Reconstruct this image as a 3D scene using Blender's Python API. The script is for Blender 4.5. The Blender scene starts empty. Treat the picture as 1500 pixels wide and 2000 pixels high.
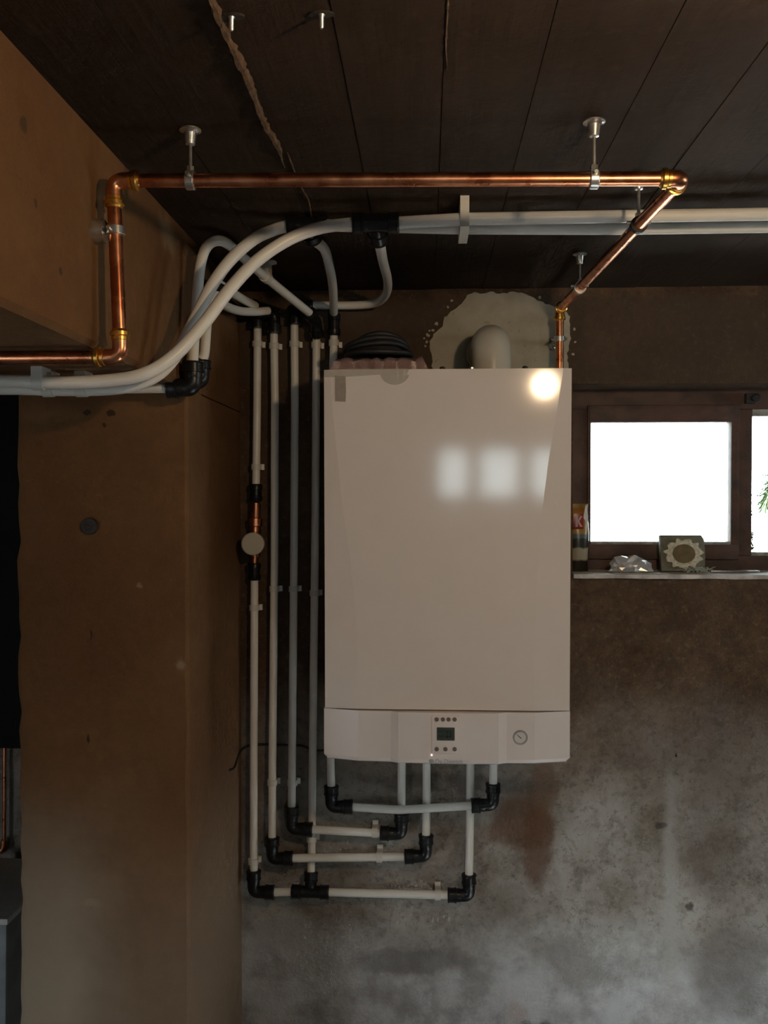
import bpy, bmesh, math, random
from mathutils import Vector, Matrix, noise as mnoise
random.seed(7)
S = bpy.context.scene
COL = S.collection

# ------------------------------------------------------------------ camera, light, exposure
F = 1730.0                                   # focal length in pixels of the 1500 x 2000 frame
YAW, PIT = math.atan(85 / F), math.atan(30 / F)
EYE = Vector((0, 0, 1.5))
cd = bpy.data.cameras.new('camera'); cam = bpy.data.objects.new('camera', cd); COL.objects.link(cam)
cd.sensor_fit = 'VERTICAL'; cd.sensor_height = 24; cd.lens = F / 2000 * 24
cd.clip_start = 0.02
cam.location = EYE; cam.rotation_euler = (math.pi / 2 - PIT, 0, YAW)
S.camera = cam
S.view_settings.view_transform = 'Standard'; S.view_settings.look = 'None'
S.view_settings.gamma = 1; S.view_settings.use_curve_mapping = False
S.view_settings.exposure = 0.0
S.cycles.use_adaptive_sampling = True; S.cycles.adaptive_threshold = 0.04; S.cycles.use_light_tree = False
S.cycles.caustics_reflective = False; S.cycles.caustics_refractive = False
S.cycles.max_bounces = 6; S.cycles.diffuse_bounces = 4; S.cycles.glossy_bounces = 3; S.cycles.transparent_max_bounces = 6

SKY = 12.0                                    # overcast white sky
SUN = 200.0                                  # falls through a high side window added for it onto the floor below the boiler
BULB = 470.0                                 # radiance of the bare bulb near the ceiling
w = bpy.data.worlds.new('overcast'); S.world = w; w.use_nodes = True
bg = w.node_tree.nodes['Background']
bg.inputs[0].default_value = (0.86, 0.95, 1.0, 1); bg.inputs[1].default_value = SKY

sd = bpy.data.lights.new('sun', 'SUN'); sun = bpy.data.objects.new('sun', sd); COL.objects.link(sun)
sd.energy = SUN; sd.angle = .02; sd.color = (1.0, .98, .95); sun.location = (12, -1, 11)
sun.rotation_euler = Vector((-.757, .10, -.643)).to_track_quat('-Z', 'Y').to_euler()

CR = Vector((math.cos(YAW), math.sin(YAW), 0))
CF = Vector((-math.sin(YAW) * math.cos(PIT), math.cos(YAW) * math.cos(PIT), -math.sin(PIT)))
CU = CR.cross(CF)
def at(px, py, Y):
    """world point at depth Y (metres in front of the lens plane) seen at that spot"""
    d = CF + CR * ((px - 750) / F) - CU * ((py - 1000) / F)
    return EYE + d * (Y / d.y)
def path(*pts): return [at(*p) for p in pts]

# room dimensions
WALL_Y, CEIL, SIDE_X, COL_Y, COL_X0 = 2.17, 2.005, -0.462, 1.69, -0.80
BEAM_Z = 1.709
XL, XR, YR = -2.6, 2.5, -3.0

# ------------------------------------------------------------------ materials
def new_mat(name):
    m = bpy.data.materials.new(name); m.use_nodes = True
    return m, m.node_tree, m.node_tree.nodes['Principled BSDF']
def N(t, kind, **kw):
    n = t.nodes.new(kind)
    for k, v in kw.items(): setattr(n, k, v)
    return n
def mix(t, fac, a, b, mode='MIX'):
    n = N(t, 'ShaderNodeMix', data_type='RGBA', blend_type=mode)
    for sock, v in ((n.inputs[0], fac), (n.inputs[6], a), (n.inputs[7], b)):
        if hasattr(v, 'node'): t.links.new(v, sock)
        elif isinstance(v, (int, float)): sock.default_value = v
        else: sock.default_value = (*v, 1)
    return n.outputs[2]
def coords(t): return N(t, 'ShaderNodeNewGeometry').outputs['Position']
def noise(t, vec, scale, detail=4, rough=0.55, dist=0.0):
    n = N(t, 'ShaderNodeTexNoise'); t.links.new(vec, n.inputs['Vector'])
    n.inputs['Scale'].default_value = scale; n.inputs['Detail'].default_value = detail
    n.inputs['Roughness'].default_value = rough; n.inputs['Distortion'].default_value = dist
    return n.outputs
def ramp(t, val, lo, hi, smooth=True):
    n = N(t, 'ShaderNodeMapRange', interpolation_type='SMOOTHSTEP' if smooth else 'LINEAR')
    t.links.new(val, n.inputs[0]); n.inputs[1].default_value = lo; n.inputs[2].default_value = hi
    return n.outputs[0]
def mth(t, op, a, b=None):
    n = N(t, 'ShaderNodeMath', operation=op)
    for s, v in zip(n.inputs, (a, b)):
        if v is None: continue
        if hasattr(v, 'node'): t.links.new(v, s)
        else: s.default_value = v
    return n.outputs[0]
def scaled(t, vec, sx, sy, sz):
    n = N(t, 'ShaderNodeVectorMath', operation='MULTIPLY'); t.links.new(vec, n.inputs[0]); n.inputs[1].default_value = (sx, sy, sz)
    return n.outputs[0]
def blob(t, vec, c, s, lo=0.75, hi=1.15):
    """1 inside an ellipsoid with centre c and half-axes s, fading out at its rim"""
    a = N(t, 'ShaderNodeVectorMath', operation='SUBTRACT'); t.links.new(vec, a.inputs[0]); a.inputs[1].default_value = c
    b = N(t, 'ShaderNodeVectorMath', operation='DIVIDE'); t.links.new(a.outputs[0], b.inputs[0]); b.inputs[1].default_value = s
    l = N(t, 'ShaderNodeVectorMath', operation='LENGTH'); t.links.new(b.outputs[0], l.inputs[0])
    return ramp(t, l.outputs['Value'], hi, lo)
def wobble(t, vec, scale, amount):
    """position shaken by noise, for ragged stain rims"""
    n = noise(t, vec, scale, 4)[1]
    s = N(t, 'ShaderNodeVectorMath', operation='SUBTRACT'); t.links.new(n, s.inputs[0]); s.inputs[1].default_value = (.5, .5, .5)
    k = N(t, 'ShaderNodeVectorMath', operation='SCALE'); t.links.new(s.outputs[0], k.inputs[0]); k.inputs['Scale'].default_value = amount
    a = N(t, 'ShaderNodeVectorMath', operation='ADD'); t.links.new(vec, a.inputs[0]); t.links.new(k.outputs[0], a.inputs[1])
    return a.outputs[0]
def bump(t, b, h, strength, dist=0.01):
    n = N(t, 'ShaderNodeBump'); n.inputs['Strength'].default_value = strength; n.inputs['Distance'].default_value = dist
    t.links.new(h, n.inputs['Height']); t.links.new(n.outputs[0], b.inputs['Normal'])

def simple(name, col, rough=0.5, metal=0.0, var=0.12, scale=40, bmp=0.0, spec=0.5, coat=0.0):
    m, t, b = new_mat(name)
    p = coords(t); n = noise(t, p, scale, 4)[0]
    dark = tuple(c * (1 - var) for c in col); light = tuple(min(1, c * (1 + var)) for c in col)
    t.links.new(mix(t, ramp(t, n, .3, .7), dark, light), b.inputs['Base Color'])
    b.inputs['Roughness'].default_value = rough; b.inputs['Metallic'].default_value = metal
    b.inputs['Specular IOR Level'].default_value = spec; b.inputs['Coat Weight'].default_value = coat
    if bmp: bump(t, b, noise(t, p, scale * 4, 3)[0], bmp, 0.003)
    return m
M = {}
M['pipe'] = simple('white_pipe_plastic', (.87, .845, .785), .36, var=.05, scale=9)
M['fitting'] = simple('black_fitting_plastic', (.010, .010, .011), .32, var=.3, scale=60, spec=.3)
M['clip'] = simple('white_clip_plastic', (.74, .72, .66), .45, var=.05)
M['brass'] = simple('brass', (.78, .44, .10), .3, 1.0, .15, 60)
M['zinc'] = simple('zinc_plated_steel', (.66, .66, .64), .30, .92, .15, 80)
M['rubber'] = simple('black_rubber', (.015, .015, .015), .6)
M['boiler'] = simple('boiler_white_enamel', (.79, .715, .66), .085, var=.012, scale=14, spec=.5)
M['panel'] = simple('boiler_panel_plastic', (.82, .755, .72), .28, var=.012, scale=14)
M['seam'] = simple('dark_seam', (.08, .07, .06), .7)
M['crease'] = simple('crease_grey', (.42, .38, .34), .5)
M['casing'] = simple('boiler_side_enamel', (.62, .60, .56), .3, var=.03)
M['button'] = simple('brown_grey_button', (.16, .12, .10), .5)
M['lcd'] = simple('display_green', (.045, .062, .048), .15, var=.1)
M['lcdseg'] = simple('display_segment', (.02, .03, .024), .3)
M['gauge_ring'] = simple('gauge_ring_grey', (.33, .33, .34), .4)
M['gauge_face'] = simple('gauge_face_white', (.78, .76, .74), .4, var=.03)
M['needle'] = simple('gauge_needle_black', (.05, .05, .05), .5)
M['logo'] = simple('logo_blue_grey', (.36, .41, .46), .5)
M['flue'] = simple('flue_white_plastic', (.62, .58, .49), .22, var=.04, scale=12)
M['cable'] = simple('black_cable', (.016, .014, .014), .55)
M['frame'] = simple('brown_painted_wood', (.085, .042, .028), .55, var=.35, scale=18, bmp=.35)
M['frame_edge'] = simple('worn_grey_bead', (.34, .33, .30), .6, var=.3, scale=60)
M['sill'] = simple('worn_white_sill', (.56, .52, .48), .6, var=.35, scale=22, bmp=.2)
M['foil'] = simple('aluminium_foil', (.95, .96, .98), .30, .72, .03)
M['paper'] = simple('pale_paper', (.6, .57, .53), .8, var=.1)
M['card'] = simple('grey_green_card', (.20, .20, .15), .8, var=.12, scale=70)
M['lace'] = simple('cream_lace', (.74, .69, .54), .85, var=.25, scale=160, bmp=.5)
M['disc'] = simple('ochre_disc', (.17, .12, .05), .7, var=.2, scale=60)
M['fibre'] = simple('grey_green_fibre', (.42, .46, .42), .7)
M['moss'] = simple('moss_green', (.06, .115, .022), .9, var=.4, scale=80)
M['needle_leaf'] = simple('conifer_green', (.05, .10, .03), .8, var=.3)
M['bark'] = simple('bark_brown', (.08, .05, .03), .9, var=.3)
M['ground'] = simple('pale_gravel', (.22, .215, .21), .95, var=.3, scale=12, bmp=.4)
M['floor'] = simple('concrete_floor', (.31, .33, .355), .85, var=.2, scale=6, bmp=.2)
M['greywall'] = simple('grey_plaster', (.14, .125, .11), .9, var=.2, scale=5, bmp=.2)
M['steel_dark'] = simple('rusty_bolt', (.022, .016, .013), .7, .0, .5, 200)
M['grey_box'] = simple('blue_grey_plastic', (.34, .38, .40), .5, var=.2, scale=10)
M['white_box'] = simple('white_lid_plastic', (.75, .75, .74), .5, var=.05)
M['tape_grey'] = simple('grey_brown_tape', (.30, .255, .205), .6, var=.12, scale=120)
M['gap_shade'] = simple('gap_shade_black', (.007, .008, .008), .8, spec=.2)
M['sock'] = simple('lamp_socket_porcelain', (.6, .58, .55), .4)

m, t, b = new_mat('copper')                  # tarnished copper with brighter and browner patches
p = coords(t); n = noise(t, p, 26, 5, .6)[0]
t.links.new(mix(t, ramp(t, n, .35, .7), (.50, .17, .075), (.80, .36, .19)), b.inputs['Base Color'])
b.inputs['Metallic'].default_value = 1; t.links.new(mth(t, 'MULTIPLY_ADD', n, .25), b.inputs['Roughness'])
b.inputs['Roughness'].links[0].from_node.inputs[2].default_value = .17
M['copper'] = m

m, t, b = new_mat('window_glass')            # thin pane: clear with a weak mirror
out = t.nodes['Material Output']; t.nodes.remove(b)
tr = N(t, 'ShaderNodeBsdfTransparent'); tr.inputs[0].default_value = (.93, .96, .95, 1)
gl = N(t, 'ShaderNodeBsdfGlossy'); gl.inputs['Roughness'].default_value = .02
fr = N(t, 'ShaderNodeFresnel'); ms = N(t, 'ShaderNodeMixShader')
t.links.new(fr.outputs[0], ms.inputs[0]); t.links.new(tr.outputs[0], ms.inputs[1]); t.links.new(gl.outputs[0], ms.inputs[2])
t.links.new(ms.outputs[0], out.inputs[0]); M['glass'] = m

def film(name, col, alpha, rough):
    m, t, b = new_mat(name)
    p = coords(t); n = noise(t, p, 60, 4)[0]
    t.links.new(mix(t, n, tuple(c * .8 for c in col), col), b.inputs['Base Color'])
    b.inputs['Roughness'].default_value = rough; b.inputs['Alpha'].default_value = alpha
    bump(t, b, noise(t, p, 110, 3)[0], .5, .004)
    return m
M['film'] = film('clear_packing_tape', (.66, .61, .53), .34, .18)
M['pinkbag'] = film('pinkish_plastic_wrap', (.36, .235, .215), .93, .28)

def emitter(name, col, strength):
    m, t, b = new_mat(name)
    b.inputs['Emission Color'].default_value = (*col, 1); b.inputs['Emission Strength'].default_value = strength
    b.inputs['Base Color'].default_value = (*col, 1)
    return m
M['bulb'] = emitter('lit_bulb', (1.0, .71, .42), BULB)
M['led'] = emitter('lit_led', (1.0, .82, .78), 1.0)

# ceiling: dark concrete off sawn boards
m, t, b = new_mat('dark_board_marked_concrete'); p = coords(t)
c1 = mix(t, ramp(t, noise(t, p, 3.2, 6, .6)[0], .3, .72), (.026, .0140, .0076), (.045, .0255, .0140))
g = noise(t, scaled(t, p, 60, 3, 1), 1, 3)[0]
c1 = mix(t, mth(t, 'MULTIPLY', ramp(t, g, .45, .75), .35), c1, (.018, .0105, .0063))
c1 = mix(t, mth(t, 'MULTIPLY', ramp(t, noise(t, p, 34, 5)[0], .6, .7), .3), c1, (.065, .038, .021))
t.links.new(c1, b.inputs['Base Color']); b.inputs['Roughness'].default_value = .92; b.inputs['Specular IOR Level'].default_value = .2
bump(t, b, mth(t, 'ADD', noise(t, p, 60, 5)[0], g), .35, .004); M['ceiling'] = m

# column and beam: ochre brown plaster, cool light painted paler and greyer towards the column's outer foot, scars of its own
m, t, b = new_mat('ochre_brown_plaster'); p = coords(t); q = wobble(t, p, 5, .18); qs = wobble(t, p, 60, .012)
c1 = mix(t, ramp(t, noise(t, p, 2.6, 6, .6)[0], .3, .72), (.125, .058, .022), (.190, .096, .039))
c1 = mix(t, mth(t, 'MULTIPLY', ramp(t, noise(t, p, 40, 5)[0], .35, .65), .25), c1, (.082, .040, .016))
c1 = mix(t, mth(t, 'MULTIPLY', ramp(t, noise(t, p, 240, 2)[0], .3, .7), .25), c1, (.18, .097, .044))
sep = N(t, 'ShaderNodeSeparateXYZ'); t.links.new(q, sep.inputs[0])
c1 = mix(t, mth(t, 'MULTIPLY', mth(t, 'MULTIPLY_ADD', ramp(t, sep.outputs[0], -.54, -.72), .62), ramp(t, sep.outputs[2], 1.02, .50)), c1, (.46, .385, .295))
for n_ in t.nodes:
    if n_.bl_idname == 'ShaderNodeMath' and n_.operation == 'MULTIPLY_ADD': n_.inputs[2].default_value = .30
for (px, py, sx, sz) in ((170, 806, .010, .006), (216, 806, .009, .006), (204, 830, .004, .006), (178, 1241, .002, .010), (172, 1443, .002, .011)):
    c = at(px, py, COL_Y); c1 = mix(t, blob(t, qs, c, (sx, .03, sz)), c1, (.045, .025, .014))
for (px, py, sx, sz) in ((352, 1300, .009, .016), (272, 1145, .004, .006), (180, 1765, .02, .008)):
    c = at(px, py, COL_Y); c1 = mix(t, mth(t, 'MULTIPLY', blob(t, wobble(t, p, 30, .03), c, (sx, .03, sz), .2, 1.3), .45), c1, (.42, .32, .23))
c = at(330, 455, 1.56); c.x = SIDE_X
c1 = mix(t, mth(t, 'MULTIPLY', blob(t, wobble(t, p, 30, .03), c, (.03, .05, .035), .2, 1.3), .6), c1, (.34, .25, .15))
for (px, py, Y, s) in ((48, 398, 1.03, .005), (97, 530, 1.10, .006), (25, 245, 1.0, .01)):
    c = at(px, py, Y); c.x = SIDE_X; c1 = mix(t, blob(t, qs, c, (.03, s, s)), c1, (.07, .04, .02))
t.links.new(c1, b.inputs['Base Color']); b.inputs['Roughness'].default_value = .9; b.inputs['Specular IOR Level'].default_value = .25
bump(t, b, noise(t, p, 45, 6)[0], .35, .006); M['ochre'] = m

# back wall: brown cement render with stains, low down grey splash dust plus painted cool light
m, t, b = new_mat('stained_cement_render'); p = coords(t); q = wobble(t, p, 4, .30); qs = wobble(t, p, 14, .07); qs2 = wobble(t, p, 9, .03)
c1 = mix(t, ramp(t, noise(t, p, 2.8, 5, .62)[0], .3, .7), (.068, .038, .021), (.135, .081, .046))
c1 = mix(t, mth(t, 'MULTIPLY', ramp(t, noise(t, p, 18, 4, .65)[0], .42, .62), .4), c1, (.060, .038, .024))
sep = N(t, 'ShaderNodeSeparateXYZ'); t.links.new(q, sep.inputs[0])
low = ramp(t, sep.outputs[2], 1.12, .62)
grey = mix(t, ramp(t, noise(t, p, 5, 5, .65)[0], .3, .68), (.165, .135, .105), (.345, .318, .288))
c1 = mix(t, low, c1, grey)
c1 = mix(t, mth(t, 'MULTIPLY', ramp(t, noise(t, p, 26, 4, .7)[0], .5, .62), .28), c1, (.05, .038, .028))
gr = noise(t, p, 85, 4, .7)[0]
c1 = mix(t, mth(t, 'MULTIPLY', ramp(t, gr, .55, .68), .22), c1, (.27, .22, .17))
c1 = mix(t, mth(t, 'MULTIPLY', ramp(t, gr, .46, .36), .35), c1, (.035, .025, .018))
low2 = ramp(t, sep.outputs[2], .52, .28)
c1 = mix(t, mth(t, 'MULTIPLY', low2, .8), c1, mix(t, ramp(t, noise(t, p, 7, 5, .65)[0], .35, .65), (.24, .228, .222), (.54, .54, .545)))
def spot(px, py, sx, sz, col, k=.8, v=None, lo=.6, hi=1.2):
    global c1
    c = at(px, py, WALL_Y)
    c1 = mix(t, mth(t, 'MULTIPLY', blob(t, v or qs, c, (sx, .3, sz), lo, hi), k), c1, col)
spot(1010, 1600, .080, .075, (.095, .046, .023), .8)
spot(1048, 1645, .036, .12, (.095, .046, .024), .75)
spot(1060, 1540, .04, .06, (.10, .055, .03), .6)
spot(1308, 1760, .022, .33, (.34, .32, .295), .65, qs2, .3, 1.3)
spot(1395, 1620, .08, .2, (.09, .065, .05), .45)
spot(1430, 1900, .10, .14, (.10, .085, .075), .55)
spot(1285, 1612, .018, .012, (.05, .04, .034), .8)
spot(1352, 1775, .012, .014, (.04, .03, .026), .8)
spot(1320, 1466, .004, .005, (.02, .015, .012), 1)
spot(1010, 1975, .035, .03, (.40, .33, .30), .7)
spot(1040, 2010, .06, .02, (.06, .055, .035), .8)
spot(800, 1880, .16, .035, (.115, .105, .098), .6)
spot(600, 1890, .12, .02, (.33, .31, .29), .5)
spot(560, 1820, .09, .06, (.30, .285, .265), .4)
spot(1000, 1760, .05, .05, (.13, .10, .075), .4)
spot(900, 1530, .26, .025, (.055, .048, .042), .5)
# whitish plaster drips
dn = ramp(t, noise(t, scaled(t, p, 130, 1, 45), 1, 3)[0], .60, .68)
for x, y, sx, sz, k in ((820, 1795, .10, .022, .75), (590, 1815, .12, .04, .45), (880, 1790, .04, .012, .7)):
    c = at(x, y, WALL_Y); c1 = mix(t, mth(t, 'MULTIPLY', mth(t, 'MULTIPLY', blob(t, p, c, (sx, .3, sz), .3, 1.2), dn), k), c1, (.50, .48, .44))
# concrete lintel above the window and patch rim
sx = N(t, 'ShaderNodeSeparateXYZ'); t.links.new(p, sx.inputs[0])
lint = mth(t, 'MULTIPLY', ramp(t, sx.outputs[2], 1.772, 1.782), ramp(t, sx.outputs[2], 1.99, 1.975))
c1 = mix(t, mth(t, 'MULTIPLY', lint, .55), c1, mix(t, noise(t, p, 9, 5)[0], (.048, .033, .023), (.115, .084, .060)))
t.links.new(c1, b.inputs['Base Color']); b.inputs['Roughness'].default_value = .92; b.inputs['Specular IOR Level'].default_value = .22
bump(t, b, mth(t, 'ADD', noise(t, p, 30, 4, .6)[0], noise(t, p, 150, 3)[0]), .35, .006); M['render'] = m

m, t, b = new_mat('cream_plaster'); p = coords(t)
c1 = mix(t, ramp(t, noise(t, p, 12, 6)[0], .3, .7), (.40, .355, .265), (.52, .475, .375))
c1 = mix(t, mth(t, 'MULTIPLY', ramp(t, noise(t, p, 70, 4)[0], .62, .7), .5), c1, (.30, .21, .13))
t.links.new(c1, b.inputs['Base Color']); b.inputs['Roughness'].default_value = .85; bump(t, b, noise(t, p, 50, 5)[0], .25, .005); M['plaster'] = m

# snack-bag print: colour fields that belong to the bag
m, t, b = new_mat('printed_bag'); p = coords(t); sp = N(t, 'ShaderNodeSeparateXYZ'); t.links.new(wobble(t, p, 40, .012), sp.inputs[0])
z0, z1 = at(1130, 1106, 2.27).z, at(1130, 985, 2.27).z; H = z1 - z0
c1 = mix(t, ramp(t, sp.outputs[2], z0 + .10 * H, z0 + .14 * H), (.03, .025, .018), (.44, .39, .28))
c1 = mix(t, ramp(t, sp.outputs[2], z0 + .29 * H, z0 + .33 * H), c1, (.045, .045, .035))
c1 = mix(t, ramp(t, sp.outputs[2], z0 + .44 * H, z0 + .47 * H), c1, (.12, .15, .17))
c1 = mix(t, ramp(t, sp.outputs[2], z0 + .51 * H, z0 + .55 * H), c1, (.42, .25, .055))
c1 = mix(t, ramp(t, sp.outputs[2], z0 + .84 * H, z0 + .9 * H), c1, (.36, .13, .015))
c1 = mix(t, ramp(t, sp.outputs[2], z0 + .93 * H, z0 + .96 * H), c1, (.30, .20, .05))
t.links.new(c1, b.inputs['Base Color']); b.inputs['Roughness'].default_value = .25; M['bag'] = m
M['bagred'] = simple('bag_red', (.30, .028, .02), .3)
M['bagpink'] = simple('bag_letter', (.55, .33, .32), .4)
M['bagwhite'] = simple('bag_white_edge', (.82, .84, .84), .3, var=.05)

# ------------------------------------------------------------------ mesh helpers (all in world coordinates)
WORLD = {}                                   # object name -> world position of its origin
def obj(name, geo, mat, parent=None, sharp=35, bevel=0.0):
    vs, fs = geo
    vs = [Vector(v) for v in vs]
    lo = Vector([min(v[i] for v in vs) for i in range(3)]); hi = Vector([max(v[i] for v in vs) for i in range(3)])
    o0 = Vector(((lo.x + hi.x) / 2, (lo.y + hi.y) / 2, lo.z))
    me = bpy.data.meshes.new(name); bm = bmesh.new()
    bv = [bm.verts.new(v - o0) for v in vs]
    for f in fs:
        try: bm.faces.new([bv[i] for i in f])
        except ValueError: pass
    bmesh.ops.recalc_face_normals(bm, faces=bm.faces)
    if bevel:
        bm.normal_update()
        es = [e for e in bm.edges if len(e.link_faces) == 2 and e.calc_face_angle(0) > math.radians(40)]
        bmesh.ops.bevel(bm, geom=es, offset=bevel, segments=2, profile=.6, affect='EDGES', clamp_overlap=True)
    bm.normal_update()
    for f in bm.faces: f.smooth = True
    for e in bm.edges:
        if len(e.link_faces) == 2 and e.calc_face_angle(0) > math.radians(sharp): e.smooth = False
    bm.to_mesh(me); bm.free()
    if mat: me.materials.append(M[mat] if isinstance(mat, str) else mat)
    o = bpy.data.objects.new(name, me); COL.objects.link(o)
    place(o, o0, parent)
    return o
def place(o, wpos, parent=None):
    wpos = Vector(wpos)
    if parent is not None:
        o.parent = parent; o.location = wpos - WORLD[parent.name]
    else: o.location = wpos
    WORLD[o.name] = wpos
def tag(o, label=None, cat=None, group=None, kind=None):
    for k, v in (('label', label), ('category', cat), ('group', group), ('kind', kind)):
        if v: o[k] = v
    return o
def thing(name, loc, label, cat, group=None, kind=None):
    o = bpy.data.objects.new(name, None); COL.objects.link(o); place(o, loc)
    o.empty_display_size = .05
    return tag(o, label, cat, group, kind)
def part_empty(name, loc, parent):
    o = bpy.data.objects.new(name, None); COL.objects.link(o); place(o, loc, parent); o.empty_display_size = .03
    return o
def box(x0, x1, y0, y1, z0, z1):
    v = [(x, y, z) for x in (x0, x1) for y in (y0, y1) for z in (z0, z1)]
    return v, [(0, 1, 3, 2), (4, 6, 7, 5), (0, 4, 5, 1), (2, 3, 7, 6), (0, 2, 6, 4), (1, 5, 7, 3)]
def catmull(pts, n=8):
    pts = [Vector(p) for p in pts]
    if len(pts) < 3: return pts
    e = [pts[0] * 2 - pts[1]] + pts + [pts[-1] * 2 - pts[-2]]
    out = []
    for i in range(1, len(e) - 2):
        a, b_, c, d = e[i - 1:i + 3]
        for k in range(n):
            u = k / n
            out.append(.5 * ((2 * b_) + (c - a) * u + (2 * a - 5 * b_ + 4 * c - d) * u * u + (3 * b_ - a - 3 * c + d) * u ** 3))
    return out + [pts[-1]]
def fillet(pts, r, n=6):
    pts = [Vector(p) for p in pts]; out = [pts[0]]
    for i in range(1, len(pts) - 1):
        a, b_, c = pts[i - 1:i + 2]
        d1, d2 = (a - b_), (c - b_); k = min(r, d1.length * .49, d2.length * .49)
        s, e = b_ + d1.normalized() * k, b_ + d2.normalized() * k
        for j in range(n + 1):
            u = j / n; out.append(s * (1 - u) ** 2 + b_ * 2 * u * (1 - u) + e * u * u)
    return out + [pts[-1]]
def sweep(pts, r, n=14, cap=True):
    pts = [Vector(p) for p in pts]; rs = r if isinstance(r, (list, tuple)) else [r] * len(pts)
    tg = []
    for i in range(len(pts)):
        a, b_ = pts[max(0, i - 1)], pts[min(len(pts) - 1, i + 1)]
        d = b_ - a
        tg.append(d.normalized() if d.length > 1e-9 else (tg[-1] if tg else Vector((0, 0, 1))))
    u = tg[0].orthogonal().normalized(); vs, fs = [], []
    for i, p_ in enumerate(pts):
        u = (u - tg[i] * u.dot(tg[i])).normalized(); v_ = tg[i].cross(u)
        for k in range(n):
            a = 2 * math.pi * k / n
            vs.append(p_ + (u * math.cos(a) + v_ * math.sin(a)) * rs[i])
    for i in range(len(pts) - 1):
        for k in range(n):
            k2 = (k + 1) % n
            fs.append((i * n + k, i * n + k2, (i + 1) * n + k2, (i + 1) * n + k))
    if cap:
        fs.append(tuple(range(n - 1, -1, -1))); m0 = (len(pts) - 1) * n; fs.append(tuple(range(m0, m0 + n)))
    return vs, fs
def lathe(p0, d, prof, n=20):
    """prof: (distance along d, radius)"""
    p0, d = Vector(p0), Vector(d).normalized(); u = d.orthogonal().normalized(); v_ = d.cross(u); vs, fs = [], []
    for t_, r in prof:
        for k in range(n):
            a = 2 * math.pi * k / n; vs.append(p0 + d * t_ + (u * math.cos(a) + v_ * math.sin(a)) * max(r, 1e-5))
    for i in range(len(prof) - 1):
        for k in range(n):
            k2 = (k + 1) % n; fs.append((i * n + k, i * n + k2, (i + 1) * n + k2, (i + 1) * n + k))
    fs.append(tuple(range(n - 1, -1, -1))); m0 = (len(prof) - 1) * n; fs.append(tuple(range(m0, m0 + n)))
    return vs, fs
def prism(outline, c, ax, ay, az, d):
    """2-D outline in the plane (ax, ay) about c, given thickness d along az"""
    c, ax, ay, az = Vector(c), Vector(ax), Vector(ay), Vector(az); n = len(outline)
    vs = [c + ax * x + ay * y - az * (d / 2) for x, y in outline] + [c + ax * x + ay * y + az * (d / 2) for x, y in outline]
    fs = [tuple(range(n - 1, -1, -1)), tuple(range(n, 2 * n))] + [(i, (i + 1) % n, n + (i + 1) % n, n + i) for i in range(n)]
    return vs, fs
def holed_wall(xs, zs, holes, y0, y1):
    """slab between y0 and y1 over the grid xs, zs with cells left open"""
    vs, fs, ids = [], [], {}
    def V(i, j, k):
        if (i, j, k) not in ids: ids[(i, j, k)] = len(vs); vs.append((xs[i], (y0, y1)[k], zs[j]))
        return ids[(i, j, k)]
    solid = lambda i, j: 0 <= i < len(xs) - 1 and 0 <= j < len(zs) - 1 and (i, j) not in holes
    for i in range(len(xs) - 1):
        for j in range(len(zs) - 1):
            if not solid(i, j): continue
            fs += [(V(i, j, 0), V(i + 1, j, 0), V(i + 1, j + 1, 0), V(i, j + 1, 0)), (V(i, j, 1), V(i, j + 1, 1), V(i + 1, j + 1, 1), V(i + 1, j, 1))]
            for di, dj, a, b_ in ((-1, 0, (i, j), (i, j + 1)), (1, 0, (i + 1, j), (i + 1, j + 1)), (0, -1, (i, j), (i + 1, j)), (0, 1, (i, j + 1), (i + 1, j + 1))):
                if not solid(i + di, j + dj): fs.append((V(*a, 0), V(*b_, 0), V(*b_, 1), V(*a, 1)))
    return vs, fs
def fwd(a, b_): return (Vector(b_) - Vector(a)).normalized()

# ------------------------------------------------------------------ setting
st = lambda o, label, cat: tag(o, label, cat, kind='structure')
st(obj('ground', box(-14, 14, -16, 14, -.3, -.16), 'ground'), 'pale gravel ground outside the cellar', 'ground')
st(obj('floor', box(XL - .2, XR + .2, YR - .2, WALL_Y + .3, -.15, 0), 'floor'), 'bare concrete cellar floor', 'floor')

OX0, OX1 = .352, 1.40                        # window opening in the back wall
OZ0, OZ1 = at(1400, 1130, WALL_Y).z, at(1300, 748, WALL_Y).z
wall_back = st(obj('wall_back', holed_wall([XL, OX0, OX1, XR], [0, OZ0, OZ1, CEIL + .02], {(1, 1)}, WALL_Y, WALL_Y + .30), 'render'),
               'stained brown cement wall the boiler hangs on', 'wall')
SW = (.85, 1.62, 1.50, 1.84)                 # unseen strip window added to let sun reach the floor: from, to, sill, head
rv, rf = holed_wall([YR, SW[0], SW[1], WALL_Y + .3], [0, SW[2], SW[3], CEIL + .02], {(1, 1)}, XR, XR + .15)
wall_right = st(obj('wall_right', ([(b_, a, c) for a, b_, c in rv], rf), 'greywall'), 'grey plaster wall closing the cellar, its high strip window added for sunlight', 'wall')
obj('pane', box(XR + .07, XR + .074, SW[0], SW[1], SW[2], SW[3]), 'glass', wall_right)
SIDE_GAP = (-2.8, -1.2, 1.0)                # unseen opening added in the side wall for low daylight: from, to, height
lv, lf = holed_wall([YR, SIDE_GAP[0], SIDE_GAP[1], WALL_Y + .3], [-.15, SIDE_GAP[2], CEIL + .02], {(1, 0)}, XL - .2, XL)
st(obj('wall_left', ([(b_, a, c) for a, b_, c in lv], lf), 'greywall'), 'grey plaster wall of the dark space behind the column', 'wall')
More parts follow.
